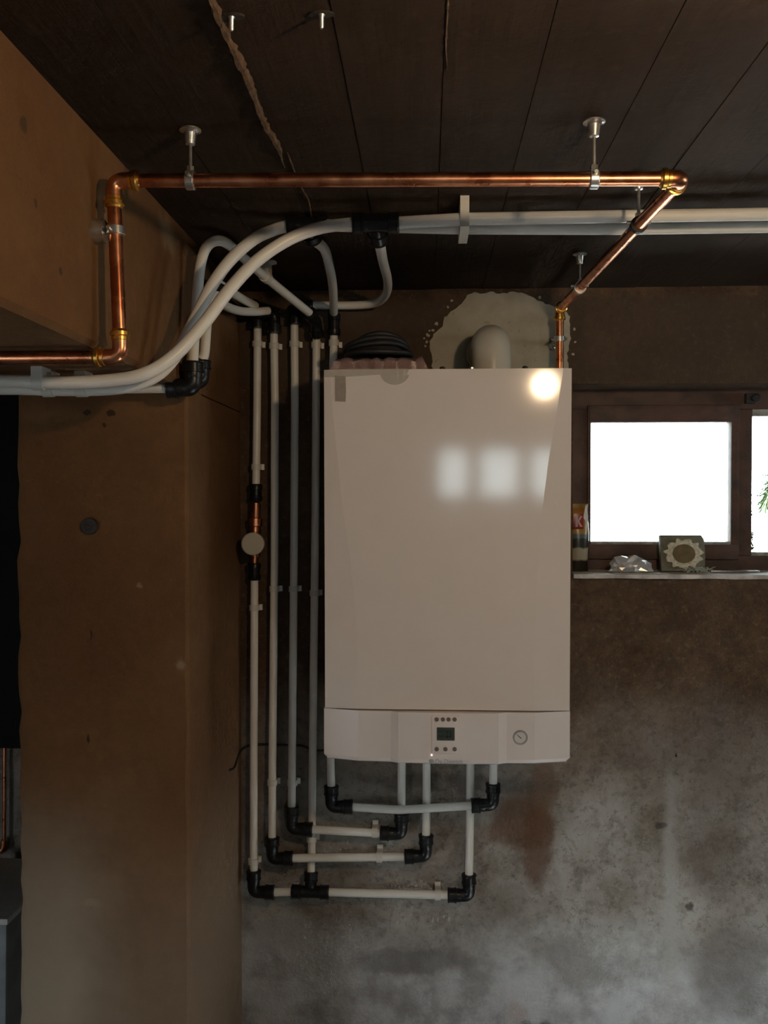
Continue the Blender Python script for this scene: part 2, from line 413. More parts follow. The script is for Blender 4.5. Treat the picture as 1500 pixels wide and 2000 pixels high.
# rear wall, seen mirrored in the boiler: a row of three panes
BY, TILT = 1.785, .011                       # boiler front; its cover leans forward a touch at the top
def mirrored(px, py, Yt):
    """where the line of sight mirrored by the boiler front reaches depth Yt"""
    d = CF + CR * ((px - 750) / F) - CU * ((py - 1000) / F)
    nrm = Vector((0, -1, -TILT)).normalized(); p0 = Vector((.04, BY, 1.5))
    k = (p0 - EYE).dot(nrm) / d.dot(nrm); h = EYE + d * k; d = d - nrm * (2 * d.dot(nrm))
    return h + d * ((Yt - h.y) / d.y)
wx = [mirrored(px, 920, YR).x for px in (860, 912, 941, 1013, 1041, 1105)]
wz0, wz1 = mirrored(960, 970, YR).z, mirrored(960, 878, YR).z
DOORS = ()
xs = sorted([XL - .2, XR + .2] + wx); zs = [-.15, .36, 1.3, wz0, wz1, CEIL + .02]
holes = {(i, j) for i in range(len(xs) - 1) for j in (0, 1) if any(a <= xs[i] < b_ - .001 and zs[j] < h for a, b_, h in DOORS)}
holes |= {(xs.index(wx[k]), 3) for k in (0, 2, 4)}
wall_rear = st(obj('wall_rear', holed_wall(xs, zs, holes, YR - .15, YR), 'greywall'), 'rear cellar wall with a row of three small panes', 'wall')
for k in (0, 2, 4):
    obj('pane', box(wx[k], wx[k + 1], YR - .08, YR - .075, wz0, wz1), 'glass', wall_rear)
def portal(name, x0, x1, z0, z1, y, facing):
    l = bpy.data.lights.new(name, 'AREA'); l.shape = 'RECTANGLE'; l.size = x1 - x0; l.size_y = z1 - z0; l.cycles.is_portal = True
    o = bpy.data.objects.new(name, l); COL.objects.link(o); o.location = ((x0 + x1) / 2, y, (z0 + z1) / 2)
    o.rotation_euler = (math.pi / 2 * (1 if facing > 0 else -1), 0, 0)
    # an area light shines along its local -Z: +90 deg about X turns that to +Y
    return o
for a, b_, h in DOORS: portal('sky_portal_door', a, b_, -.15, h, YR - .16, 1)
sp = portal('sky_portal_side_gap', SIDE_GAP[0], SIDE_GAP[1], -.15, SIDE_GAP[2], 0, 1)
sp.location = (XL - .21, (SIDE_GAP[0] + SIDE_GAP[1]) / 2, (SIDE_GAP[2] - .15) / 2); sp.rotation_euler = (math.pi / 2, 0, -math.pi / 2)
sp = portal('sky_portal_added_window', SW[0], SW[1], SW[2], SW[3], 0, 1)
sp.location = (XR + .16, (SW[0] + SW[1]) / 2, (SW[2] + SW[3]) / 2); sp.rotation_euler = (math.pi / 2, 0, math.pi / 2)
portal('sky_portal_rear_window', wx[0], wx[5], wz0, wz1, YR - .16, 1)
portal('sky_portal_window', OX0, OX1, OZ0, OZ1, WALL_Y + .31, -1)

# ceiling: slab with the prints of its shuttering boards
ceiling = st(obj('ceiling', box(XL - .2, XR + .2, YR - .2, WALL_Y + .3, CEIL + .004, CEIL + .2), 'ceiling'), 'dark concrete ceiling marked by shuttering boards', 'ceiling')
seams = [SIDE_X, -.340, -.219, -.100, .0175, .132, .262, .377, .50, .62, .74, .86, .98, 1.10, 1.22, 1.34, 1.46, 1.58, 1.70, 1.82, 1.94, 2.06, 2.18, 2.30, 2.42, 2.5]
for i in range(len(seams) - 1):
    dz = random.uniform(-.0012, .0008); nseg = 14; a, b_ = seams[i] + .0005, seams[i + 1] - .0005
    vs, fs = [], []
    for j in range(nseg + 1):
        y = YR + (WALL_Y - YR) * j / nseg
        ja, jb = random.uniform(-.0006, .0006), random.uniform(-.0006, .0006)
        vs += [(a + ja, y, CEIL + dz), (b_ + jb, y, CEIL + dz + random.uniform(-.0005, .0005)), (b_ + jb, y, CEIL + .006), (a + ja, y, CEIL + .006)]
    for j in range(nseg):
        q0, q1 = j * 4, j * 4 + 4
        for k in range(4): fs.append((q0 + k, q0 + (k + 1) % 4, q1 + (k + 1) % 4, q1 + k))
    fs += [(3, 2, 1, 0), tuple(range(nseg * 4, nseg * 4 + 4))]
    obj('ceiling_board', (vs, fs), 'ceiling', ceiling)
M['fin'] = simple('rough_concrete_fin', (.10, .058, .031), .95, var=.35, scale=60, bmp=.6)
def fin(x0, y0, y1, h, wd, seed):
    rnd = random.Random(seed); vs, fs, n = [], [], 60
    for j in range(n + 1):
        u = j / n; y = y0 + (y1 - y0) * u
        taper = min(1, 6 * (1 - u)) * min(1, 8 * u + .3)
        hh = max(.0006, h * taper * (.35 + .9 * abs(mnoise.noise(Vector((seed, y * 22, 0)))) + .3 * rnd.random()))
        x = x0 + .007 * mnoise.noise(Vector((seed + 3, y * 9, 0))); ww = wd * (.45 + .6 * rnd.random()) * max(.25, taper)
        vs += [(x - ww, y, CEIL + .003), (x - ww * .35, y, CEIL - hh), (x + ww * .45, y, CEIL - hh * .8), (x + ww, y, CEIL + .003)]
    for j in range(n):
        for k in range(4): fs.append((j * 4 + k, j * 4 + (k + 1) % 4, j * 4 + 4 + (k + 1) % 4, j * 4 + 4 + k))
    fs += [(0, 1, 2, 3), (n * 4 + 3, n * 4 + 2, n * 4 + 1, n * 4)]
    return vs, fs
obj('concrete_fin', fin(-.2185, .86, 1.36, .011, .007, 2), 'fin', ceiling, sharp=20)
obj('concrete_fin', fin(-.206, 1.30, 1.66, .004, .0022, 5), 'fin', ceiling, sharp=20)
obj('concrete_fin', fin(.020, .70, 1.06, .003, .0022, 8), 'fin', ceiling, sharp=20)

# column with a broken outer edge, and the beam it carries
vs, fs, n = [], [], 46
for j in range(n + 1):
    z = BEAM_Z * j / n
    e = COL_X0 + .006 * mnoise.noise(Vector((1, 0, z * 18))) + random.uniform(-.0025, .0025) - .012 * max(0, .75 - z)
    ch = .006 + .003 * mnoise.noise(Vector((4, 0, z * 9)))
    vs += [(e, COL_Y + .008, z), (e + .012, COL_Y, z), (SIDE_X - ch, COL_Y, z), (SIDE_X, COL_Y + ch, z), (SIDE_X, WALL_Y + .01, z), (e, WALL_Y + .01, z)]
for j in range(n):
    for k in range(6): fs.append((j * 6 + k, j * 6 + (k + 1) % 6, j * 6 + 6 + (k + 1) % 6, j * 6 + 6 + k))
fs += [(5, 4, 3, 2, 1, 0), tuple(range(n * 6, n * 6 + 6))]
column = st(obj('column', (vs, fs), 'ochre'), 'ochre brown plastered column with a broken outer edge', 'column')
o = obj('wall_anchor', lathe(at(173, 1028, COL_Y - .008), (0, 1, 0), [(0, .007), (.001, .008), (.001, .0155), (.003, .0165), (.012, .0165)]), 'steel_dark', column)
obj('screw_head', lathe(at(171, 1030, COL_Y - .011), (0, 1, 0), [(0, .004), (.002, .0055), (.005, .0055)]), 'steel_dark', o)
vs, fs, n = [], [], 40
for j in range(n + 1):
    y = YR + (WALL_Y + .01 - YR) * j / n; e = .003 * mnoise.noise(Vector((7, y * 8, 0)))
    k = 0 if y > COL_Y - .02 else 1
    vs += [(COL_X0 - .02, y, BEAM_Z + e * k), (SIDE_X - .008 * k, y, BEAM_Z - .002 + (e * .6 + .002) * k), (SIDE_X, y, BEAM_Z + (.008 + e) * k), (SIDE_X, y, CEIL + .01), (COL_X0 - .02, y, CEIL + .01)]
for j in range(n):
    for k in range(5): fs.append((j * 5 + k, j * 5 + (k + 1) % 5, j * 5 + 5 + (k + 1) % 5, j * 5 + 5 + k))
fs += [(4, 3, 2, 1, 0), tuple(range(n * 5, n * 5 + 5))]
st(obj('beam', (vs, fs), 'ochre'), 'ochre brown beam running overhead from the column towards the viewer', 'beam')

# cream plaster patch round the flue, part of the wall
def ragged(pts, amp, step, seed):
    out = []; rnd = random.Random(seed)
    for i in range(len(pts)):
        a, b_ = Vector(pts[i]), Vector(pts[(i + 1) % len(pts)]); k = max(1, int((b_ - a).length / step))
        for j in range(k):
            q_ = a + (b_ - a) * (j / k); out.append((q_.x + rnd.uniform(-amp, amp), q_.y + rnd.uniform(-amp, amp)))
    return out
def wall_patch(px, th, amp, step, seed):
    c = at(970, 680, WALL_Y)
    pl = [(at(x, y, WALL_Y).x - c.x, at(x, y, WALL_Y).z - c.z) for x, y in px]
    return prism(ragged(pl, amp, step, seed), Vector((c.x, WALL_Y - th / 2 + .002, c.z)), (1, 0, 0), (0, 0, 1), (0, 1, 0), th + .004)
obj('plaster_patch', wall_patch([(846, 790), (843, 700), (838, 672), (846, 652), (864, 640), (866, 622), (884, 606), (902, 592), (914, 578), (922, 572), (1018, 572), (1036, 580), (1058, 590), (1086, 600),
                                 (1112, 614), (1114, 660), (1108, 690), (1110, 790)], .003, .0028, .008, 3), 'plaster', wall_back)
for i, (x, y, r) in enumerate(((835, 655, 4), (853, 633, 4), (833, 668, 3), (846, 645, 3), (1121, 643, 3), (1123, 668, 2.5), (1119, 692, 3), (883, 587, 3), (875, 600, 2.5), (1054, 581, 3), (831, 676, 2.5), (839, 646, 2), (828, 661, 2))):
    obj('plaster_fleck', wall_patch([(x + r * math.cos(a) * random.uniform(.6, 1.3), y + r * math.sin(a) * random.uniform(.6, 1.3)) for a in [k * math.pi / 4 for k in range(8)]], .002, .0006, .05, i), 'plaster', wall_back)

# ------------------------------------------------------------------ window on the back wall
FY = 2.30                                    # front of the wooden frame
win = thing('window_1', (OX0, FY, OZ0), 'low brown wooden cellar window with two bright panes', 'window', kind='structure')
def rail(name, px0, px1, py0, py1, y0, y1, mat='frame', par=win, bev=.003):
    a, b_ = at(px0, py1, y0), at(px1, py0, y0)
    return obj(name, box(a.x, b_.x, y0, y1, a.z, b_.z), mat, par, bevel=bev)
TOPZ = at(1300, 764, FY).z
fo = OX1
fr_t = obj('frame_head', box(OX0, fo, FY, FY + .06, at(1300, 800, FY).z, OZ1 + .0), 'frame', win, bevel=.003)
fr_l = obj('frame_post', box(OX0, at(1152, 900, FY).x, FY - .004, FY + .06, OZ0, at(1300, 798, FY).z), 'frame', win, bevel=.003)
fr_m = obj('frame_post', box(at(1440, 900, FY).x, at(1469, 900, FY).x, FY - .001, FY + .06, at(1480, 1086, FY).z, at(1300, 800, FY).z), 'frame', win, bevel=.003)
fr_b = obj('frame_foot', box(at(1152, 900, FY).x, fo, FY, FY + .06, OZ0 + .005, at(1480, 1086, FY).z), 'frame', win, bevel=.003)
fr_r = obj('frame_post', box(fo - .06, fo, FY - .001, FY + .06, at(1480, 1086, FY).z, at(1300, 800, FY).z), 'frame', win, bevel=.003)
# sash in front of the left light
SY = FY - .012
sash = part_empty('sash', at(1300, 1085, SY), win)
a, b_ = at(1150, 1092, SY), at(1446, 790, SY)
ia, ib = at(1154, 1058, SY), at(1429, 824, SY)
obj('sash_rail', box(a.x, b_.x, SY, SY + .04, ib.z, b_.z), 'frame', sash, bevel=.003)
obj('sash_rail', box(a.x, b_.x, SY, SY + .04, a.z, ia.z - .006), 'frame', sash, bevel=.003)
obj('sash_stile', box(a.x - .004, ia.x, SY + .002, SY + .04, a.z, b_.z), 'frame', sash, bevel=.003)
obj('sash_stile', box(ib.x, b_.x, SY + .002, SY + .04, a.z, b_.z), 'frame', sash, bevel=.003)
obj('glazing_bead', box(ia.x, ib.x, SY + .001, SY + .03, ia.z - .008, ia.z), 'frame_edge', sash, bevel=.001)
obj('pane', box(ia.x - .004, ib.x + .004, SY + .018, SY + .022, ia.z - .004, ib.z + .004), 'glass', sash)
obj('pane', box(at(1469, 900, FY).x - .003, fo - .055, FY + .03, FY + .034, at(1480, 1086, FY).z - .003, at(1300, 800, FY).z + .003), 'glass', win)
obj('glazing_bead', box(at(1470, 900, FY).x, fo - .06, FY + .004, FY + .028, at(1480, 1086, FY).z - .001, at(1480, 1079, FY).z), 'frame_edge', win, bevel=.001)
obj('glazing_bead', box(at(1470, 900, FY).x, fo - .06, FY + .004, FY + .028, at(1480, 812, FY).z, at(1480, 799, FY).z), 'frame_edge', win, bevel=.001)
h_ = obj('latch_plate', box(at(1462, 0, SY).x, at(1480, 0, SY).x, SY - .006, FY, at(1470, 788, SY).z, at(1470, 768, SY).z), 'rubber', win, bevel=.002)
obj('latch_knob', lathe(at(1471, 778, SY - .006), (0, -1, 0), [(0, .006), (.012, .006), (.016, .010), (.024, .010), (.027, .006)]), 'rubber', h_)
# sill slab, its front edge whitish
SZ = OZ0 + .010
vs, fs, n = [], [], 30
for j in range(n + 1):
    x = OX0 + .001 + (OX1 - OX0 - .002) * j / n; e = .0025 * mnoise.noise(Vector((x * 14, 2, 2))); f_ = WALL_Y - .012 + .004 * mnoise.noise(Vector((x * 11, 5, 2)))
    vs += [(x, f_, OZ0 + .000 + e), (x, f_, SZ + e * .3), (x, FY, SZ), (x, FY, OZ0 + .000)]
for j in range(n):
    for k in range(4): fs.append((j * 4 + k, j * 4 + (k + 1) % 4, j * 4 + 4 + (k + 1) % 4, j * 4 + 4 + k))
fs += [(3, 2, 1, 0), tuple(range(n * 4, n * 4 + 4))]
obj('sill', (vs, fs), 'sill', win)

# ------------------------------------------------------------------ boiler
bl, br_ = at(633, 900, BY).x, at(1116, 900, BY).x
bt, bs, bb = at(870, 721, BY).z, at(870, 1389, BY).z, at(870, 1495, BY - .012).z
boiler = thing('gas_boiler', ((bl + br_) / 2, BY + .18, bb), 'large white wall-hung gas boiler with a control strip along its foot', 'boiler')
obj('casing', box(bl + .004, br_ - .004, BY + .045, WALL_Y - .004, bb + .02, bt - .003), 'casing', boiler, bevel=.003)
wl = [(721, 12), (800, 17), (900, 27), (1000, 38), (1100, 52), (1200, 62), (1300, 66), (1389, 67)]
wr = [(721, 16), (800, 28), (900, 44), (1000, 56), (1100, 63), (1200, 67), (1300, 70), (1389, 71)]
def lerp(tab, x):
    for (x0, a), (x1, b_) in zip(tab, tab[1:]):
        if x <= x1: return a + (b_ - a) * max(0, x - x0) / (x1 - x0)
    return tab[-1][1]
def cover_cols(py):
    l, r = lerp(wl, py) / F * BY, lerp(wr, py) / F * BY
    tl = lambda x: BY
    return [(bl, BY + .002 + l * .075), (bl + l, tl(bl + l)), (br_ - r, tl(br_ - r)), (br_, tl(br_) + .002 + r * .05)]
vs, fs, n = [], [], 34
for j in range(n + 1):
    py = 721 + (1387 - 721) * j / n; z = bt + (bs + .0015 - bt) * j / n
    cc = cover_cols(py)
    for x, y in [(bl, BY + .05)] + cc + [(br_, BY + .05)]: vs.append((x, y - TILT * (z - 1.5), z))
for j in range(n):
    for k in range(5): fs.append((j * 6 + k, j * 6 + k + 1, j * 6 + 7 + k, j * 6 + 6 + k))
    fs.append((j * 6 + 5, j * 6, j * 6 + 6, j * 6 + 11))
fs += [tuple(range(6)), tuple(range(n * 6 + 5, n * 6 - 1, -1))]
obj('front_cover', (vs, fs), 'boiler', boiler, sharp=.8)
# control strip: bowed foot panel with a proud middle
prof = [(633, .022), (640, .019), (700, .002), (763, .000), (778, -.008), (890, -.010), (974, -.008), (990, .000), (1044, .001), (1106, .017), (1113, .020)]
cols = [(at(px, 1440, BY + dy).x, BY + dy) for px, dy in prof]
cols = [(bl, BY + .05)] + cols + [(br_ - .001, BY + .05)]
zl = [(bs - .0015, 0), (bs - .02, 0), (bb + .03, 0), (bb + .010, .0), (bb + .003, .0025), (bb, .008)]
vs, fs, k_ = [], [], len(cols)
for z, dy in zl:
    for i, (x, y) in enumerate(cols):
        corner = .006 if (i in (0, 1) and z < bb + .008) else (-.006 if (i in (k_ - 1, k_ - 2) and z < bb + .008) else 0)
        vs.append((x + corner, y + (dy if 0 < i < k_ - 1 else 0), z))
for j in range(len(zl) - 1):
    for k in range(k_): fs.append((j * k_ + k, j * k_ + (k + 1) % k_, j * k_ + k_ + (k + 1) % k_, j * k_ + k_ + k))
fs += [tuple(range(k_)), tuple(range(len(zl) * k_ - 1, (len(zl) - 1) * k_ - 1, -1))]
panel = obj('control_panel', (vs, fs), 'panel', boiler, sharp=12)
obj('panel_gap', box(bl + .006, br_ - .006, BY + .03, BY + .047, bs - .004, bs + .004), 'seam', boiler)
PY = BY - .0105
a, b_ = at(843, 1471, PY), at(898, 1398, PY)
mod = obj('control_module', box(a.x, b_.x, PY - .003, PY + .004, a.z, b_.z), 'panel', panel, bevel=.0022)
PY -= .003
a, b_ = at(853, 1446, PY), at(888, 1421, PY)
disp = obj('display', box(a.x, b_.x, PY - .001, PY + .001, a.z, b_.z), 'lcd', panel, bevel=.0006)
for x0, x1, y0, y1 in ((856, 866, 1427, 1430), (864, 867, 1430, 1438), (857, 864, 1436, 1439), (871, 881, 1427, 1430), (871, 874, 1429, 1440), (879, 882, 1429, 1440), (871, 881, 1438, 1441)):
    a, b_ = at(x0, y1, PY - .0012), at(x1, y0, PY - .0012)
    obj('display_segment', box(a.x, b_.x, PY - .0013, PY - .0009, a.z, b_.z), 'lcdseg', panel)
for x, y in ((853, 1405), (865, 1405), (876, 1405), (888, 1405), (853, 1463), (870, 1463), (888, 1463)):
    obj('button', lathe(at(x, y, PY), (0, -1, 0), [(-.001, .0042), (.0018, .0042), (.0026, .0034)]), 'button', panel)
obj('status_light', lathe(at(843, 1475, PY + .001), (0, -1, 0), [(-.002, .0018), (.001, .0018), (.0018, .0009)], 10), 'led', panel)
GY = BY + .001
ga = at(1016, 1440, GY)
gauge = part_empty('pressure_gauge', ga, boiler)
obj('gauge_ring', lathe(ga, (0, -1, 0), [(-.004, .0150), (.003, .0150), (.0045, .0135), (.0045, .0118), (.001, .0116)], 28), 'gauge_ring', gauge)
obj('gauge_face', lathe(ga, (0, -1, 0), [(-.003, .0117), (.0018, .0117)], 28), 'gauge_face', gauge)
nd = Vector((-.75, 0, .66))
obj('gauge_needle', sweep([ga + Vector((0, -.0026, 0)) - nd * .002, ga + Vector((0, -.0026, 0)) + nd * .0098], [.0011, .0004], 6), 'needle', gauge)
cu = bpy.data.curves.new('lettering', 'FONT'); cu.body = 'De Dietrich'; cu.size = .0125; cu.extrude = .0002; cu.align_x = 'LEFT'
cu.materials.append(M['logo'])
tmp = bpy.data.objects.new('tmp', cu); COL.objects.link(tmp); bpy.context.view_layer.update()
lme = bpy.data.meshes.new_from_object(tmp.evaluated_get(bpy.context.evaluated_depsgraph_get()))
bpy.data.objects.remove(tmp)
lt = bpy.data.objects.new('maker_lettering', lme); COL.objects.link(lt)
place(lt, at(850, 1491, BY - .0108), panel); lt.rotation_euler = (math.pi / 2, 0, 0)
lt.scale = (.92, 1, 1)
em = at(842.5, 1487, BY - .0108)
obj('maker_emblem', prism([(math.cos(a) * .005, math.sin(a) * .0045) for a in [k * math.pi / 8 for k in range(16)]], em, (1, 0, 0), (0, 0, 1), (0, 1, 0), .0008), 'logo', panel)

# flue: elbow from the boiler top into the wall
fx = at(960, 690, 1.99).x; fz = 1.846
flue = thing('flue_elbow', (fx, 1.985, bt), 'cream plastic flue elbow rising from the boiler into the wall', 'flue')
pts = fillet([(fx, 1.985, bt - .002), (fx, 1.985, fz), (fx, WALL_Y + .03, fz)], .085, 12)
obj('flue_pipe', sweep(pts, .043, 28), 'flue', flue)
obj('flue_collar', lathe((fx, 1.985, bt - .002), (0, 0, 1), [(0, .050), (.012, .050), (.016, .047), (.020, .044)], 28), 'flue', flue)
obj('wall_collar', lathe((fx, WALL_Y - .016, fz), (0, 1, 0), [(0, .045), (.003, .049), (.02, .049)], 28), 'flue', flue)
for px in (862, 915, 1012):
    x = at(px, 716, 2.0).x
    obj('top_screw', lathe((x, 1.86, bt - .004), (0, 0, 1), [(0, .004), (.012, .004), (.014, .006), (.018, .006), (.020, .003)], 10), 'zinc' if px == 915 else 'rubber', boiler)

# ------------------------------------------------------------------ plumbing helpers
PR = .0098
def pipe(parent, pts, r=PR, mat='pipe', name='pipe_section', n=14):
    return obj(name, sweep(pts, r, n), mat, parent, sharp=50)
def socket_prof(L, r):
    return [(-.004, r * .82), (0, r * .86), (.004, r * .9), (L * .32, r * .9), (L * .34, r * 1.06), (L * .44, r * 1.06), (L * .46, r), (L * .86, r), (L * .88, r * 1.07), (L * .97, r * 1.05), (L, r * .92), (L, PR * .98)]
def elbow(parent, c, d1, d2, L=.052, r=.0172):
    """black push-fit elbow: a bent body with two ribbed nuts"""
    c, d1, d2 = Vector(c), Vector(d1).normalized(), Vector(d2).normalized()
    o = obj('elbow', sweep(fillet([c + d1 * L * .55, c, c + d2 * L * .55], .016, 6), r * .86, 16), 'fitting', parent, sharp=50)
    for d in (d1, d2): obj('elbow_nut', lathe(c + d * L * .38, d, socket_prof(L * .62, r)), 'fitting', o, sharp=28)
    return c + d1 * L, c + d2 * L
def tee(parent, c, d, db, L=.046, r=.0165):
    c, d, db = Vector(c), Vector(d).normalized(), Vector(db).normalized()
    o = obj('tee', sweep([c - d * L * .5, c + d * L * .5], r * .88, 16), 'fitting', parent, sharp=50)
    for dd in (d, -d, db): obj('tee_nut', lathe(c + dd * L * .30, dd, socket_prof(L * .70, r)), 'fitting', o, sharp=28)
    return c + d * L, c - d * L, c + db * L
def coupling(parent, c, d, L=.05, r=.016, name='coupling'):
    return obj(name, lathe(Vector(c) - Vector(d).normalized() * L / 2, d, [(0, PR * .9), (0, r * .9), (.003, r), (L * .3, r), (L * .32, r * .88), (L * .66, r * .88), (L * .68, r), (L - .003, r), (L, r * .9), (L, PR * .9)]), 'fitting', parent, sharp=28)
def clip(parent, c, d, side, back, wd=.014, r=.0125, gap=.018, tab=.005):
    """white pipe clip: hoop round the pipe, screw lug to one side, foot on the wall behind"""
    c, d, side, back = Vector(c), Vector(d).normalized(), Vector(side).normalized(), Vector(back).normalized()
    ol = []
    for k in range(15):
        a = math.radians(52 + (308 - 52) * k / 14)           # 0 deg = back
        ol.append((math.sin(a) * r, math.cos(a) * r))
    ol += [(-r * .8, gap), (r + tab, gap), (r + tab, gap - .006), (r * .8, gap - .008)]
    return obj('pipe_clip', prism(ol, c, side, back, d, wd), 'clip', parent)
X_, Y_, Z_ = Vector((1, 0, 0)), Vector((0, 1, 0)), Vector((0, 0, 1))
VY, HY = 2.146, 2.122                        # depth of the upright and of the level wall pipes

# --- outer loop: two uprights joined by a tee, and the riser to the boiler
loop = thing('heating_pipe_loop', at(605, 1745, 2.13), 'outermost white pipe loop with round dial valve and a tee in its lowest run', 'pipework')
e1 = elbow(loop, at(495, 1742, 2.128), fwd(at(495, 1742, 2.128), at(497, 1600, 2.14)), X_)
tc = at(606, 1742, 2.128)
p4top, p4bot = at(618, 662, VY), at(608, 1690, 2.143)
t1 = tee(loop, tc, X_, fwd(tc, p4bot))
e2c = at(916, 1749, 2.128)
e2 = elbow(loop, e2c, -X_, Z_)
pipe(loop, [e1[1] - X_ * .006, t1[1] + X_ * .006])
pipe(loop, [t1[0] - X_ * .006, e2[0] + X_ * .006])
pipe(loop, [e2[1] - Z_ * .006, at(918, 1600, VY + .001), at(919, 1440, 2.14)])
pipe(loop, [t1[2], at(608.5, 1670, 2.15), at(612, 1350, 2.15), at(616, 1000, VY), p4top])
pipe(loop, [e1[0] - Z_ * .006, at(495.5, 1500, 2.14), at(497, 1130, VY)])
pipe(loop, [at(500, 946, VY), at(502, 800, VY), at(503, 640, VY)])
coupling(loop, at(500, 962, VY), Z_, .042, .0155)
coupling(loop, at(497, 1116, VY), Z_, .042, .0155)
va = at(498, 1060, VY)
valve = part_empty('dial_valve', va, loop)
obj('valve_body', lathe(at(497, 1102, VY), fwd(at(497, 1102, VY), at(500, 978, VY)), [(0, .010), (.018, .010), (.019, .014), (.03, .014), (.034, .019), (.066, .019), (.07, .0135), (.092, .0135), (.094, .0165), (.112, .0165), (.114, .011), (.126, .012), (.150, .012)]), 'copper', valve, sharp=28)
dc = at(494.5, 1062, 2.085)
obj('valve_spindle', sweep([Vector((dc.x, dc.y, dc.z)), Vector((va.x, VY, dc.z))], .011, 14), 'brass', valve)
obj('dial', lathe(dc, (0, 1, 0), [(-.010, .024), (-.008, .0268), (.004, .0275), (.008, .026)], 32), 'flue', valve)
for y in (672, 912): clip(loop, at(502.5 if y < 800 else 500.5, y, VY), Z_, X_, Y_)
for y in (1187, 1682): clip(loop, at(496.8 if y < 1300 else 494.8, y, VY if y < 1300 else 2.131), Z_, X_, Y_)
for y, x in ((674, 617.8), (1158, 614.5), (1638, 608.6)): clip(loop, at(x, y, 2.149), Z_, X_, Y_)
clip(loop, at(855, 1748, 2.128), X_, Z_, Y_, gap=.036, tab=.006)

# --- second loop
loop2 = thing('heating_pipe_loop', at(690, 1677, 2.13), 'white pipe loop whose level run is second from the lowest', 'pipework')
e1 = elbow(loop2, at(531, 1677, 2.126), fwd(at(531, 1677, 2.126), at(533, 1500, 2.14)), fwd(at(531, 1677, 2.126), at(830, 1671, 2.126)))
e2 = elbow(loop2, at(832, 1672, 2.126), fwd(at(832, 1672, 2.126), at(531, 1680, 2.126)), Z_)
pipe(loop2, [e1[0] - Z_ * .005, at(532, 1500, 2.142), at(536, 1100, VY), at(537, 780, VY), at(535, 648, VY)])
pipe(loop2, [e1[1], e2[0]]); pipe(loop2, [e2[1] - Z_ * .005, at(833, 1570, 2.15), at(833, 1440, 2.145)])
for x, y in ((535.5, 676), (536, 1150), (531.8, 1528)): clip(loop2, at(x, y, VY if y < 1300 else 2.141), Z_, X_, Y_)
clip(loop2, at(741, 1674, 2.126), X_, Z_, Y_, gap=.036, tab=.006)

# --- third loop
loop3 = thing('heating_pipe_loop', at(690, 1625, 2.13), 'short white pipe loop whose level run is third from the lowest', 'pipework')
e1 = elbow(loop3, at(569, 1618, 2.126), fwd(at(569, 1618, 2.126), at(571, 1500, 2.14)), fwd(at(569, 1618, 2.126), at(780, 1630, 2.124)))
e2 = elbow(loop3, at(784, 1629, 2.124), fwd(at(784, 1629, 2.124), at(569, 1619, 2.124)), Z_)
pipe(loop3, [e1[0] - Z_ * .005, at(570.5, 1480, 2.142), at(574, 1100, VY), at(576, 780, VY), at(575, 634, VY)])
pipe(loop3, [e1[1], e2[0]]); pipe(loop3, [e2[1] - Z_ * .005, at(784, 1560, 2.15), at(785, 1440, 2.145)])
for x, y in ((575.3, 672), (573.5, 1150), (571, 1528)): clip(loop3, at(x, y, VY if y < 1300 else 2.141), Z_, X_, Y_)
clip(loop3, at(732, 1626, 2.124), X_, Z_, Y_, gap=.036, tab=.006)

# --- inner loop just below the boiler
loop4 = thing('heating_pipe_loop', at(800, 1580, 2.12), 'white pipe loop hanging closest under the boiler, its level run uppermost', 'pipework')
e1 = elbow(loop4, at(647, 1576, 2.116), Z_, fwd(at(647, 1576, 2.116), at(930, 1577, 2.114)))
e2 = elbow(loop4, at(963, 1572, 2.116), fwd(at(963, 1574, 2.116), at(700, 1583, 2.114)), Z_)
pipe(loop4, [e1[1], at(780, 1582, 2.113), e2[0]])
pipe(loop4, [e1[0] - Z_ * .005, at(645, 1440, 2.12)]); pipe(loop4, [e2[1] - Z_ * .005, at(964, 1440, 2.12)])

# --- ceiling feed with the big outer bend
FYa, FYb = 1.515, 1.585
ta = at(734, 436, FYa)
feed_a = thing('heating_feed_pipe', at(400, 640, 1.5), 'thick white pipe bending over from the beam to the front run under the ceiling', 'pipework')
tb_dir = Vector((.10, .80, -.52)).normalized()
t1 = tee(feed_a, ta, X_, tb_dir, L=.040, r=.0175)
pipe(feed_a, catmull([Vector((XL + .02, 1.40, at(-240, 740, 1.40).z)), at(-240, 741, 1.40), at(0, 744, 1.40), at(110, 747, 1.40), at(205, 744, 1.40), at(280, 731, 1.40), at(340, 695, 1.415), at(398, 632, 1.44), at(448, 566, 1.465), at(500, 511, 1.49), at(560, 470, 1.507), at(622, 446, FYa), t1[1]]), .0107)
rend = at(1500, 420, FYa); 
pipe(feed_a, [t1[0], at(905, 428, FYa), at(1200, 423, FYa - .002), Vector((XR - .02, FYa - .01, at(1500, 420, FYa).z))], .0107)
d2 = catmull([t1[2], at(748, 510, 1.76), at(757, 548, 1.91), at(754, 574, 2.02), at(736, 591, 2.105), at(700, 596, 2.13), at(650, 596.5, 2.135), at(612, 596, 2.135)])
pipe(feed_a, d2)
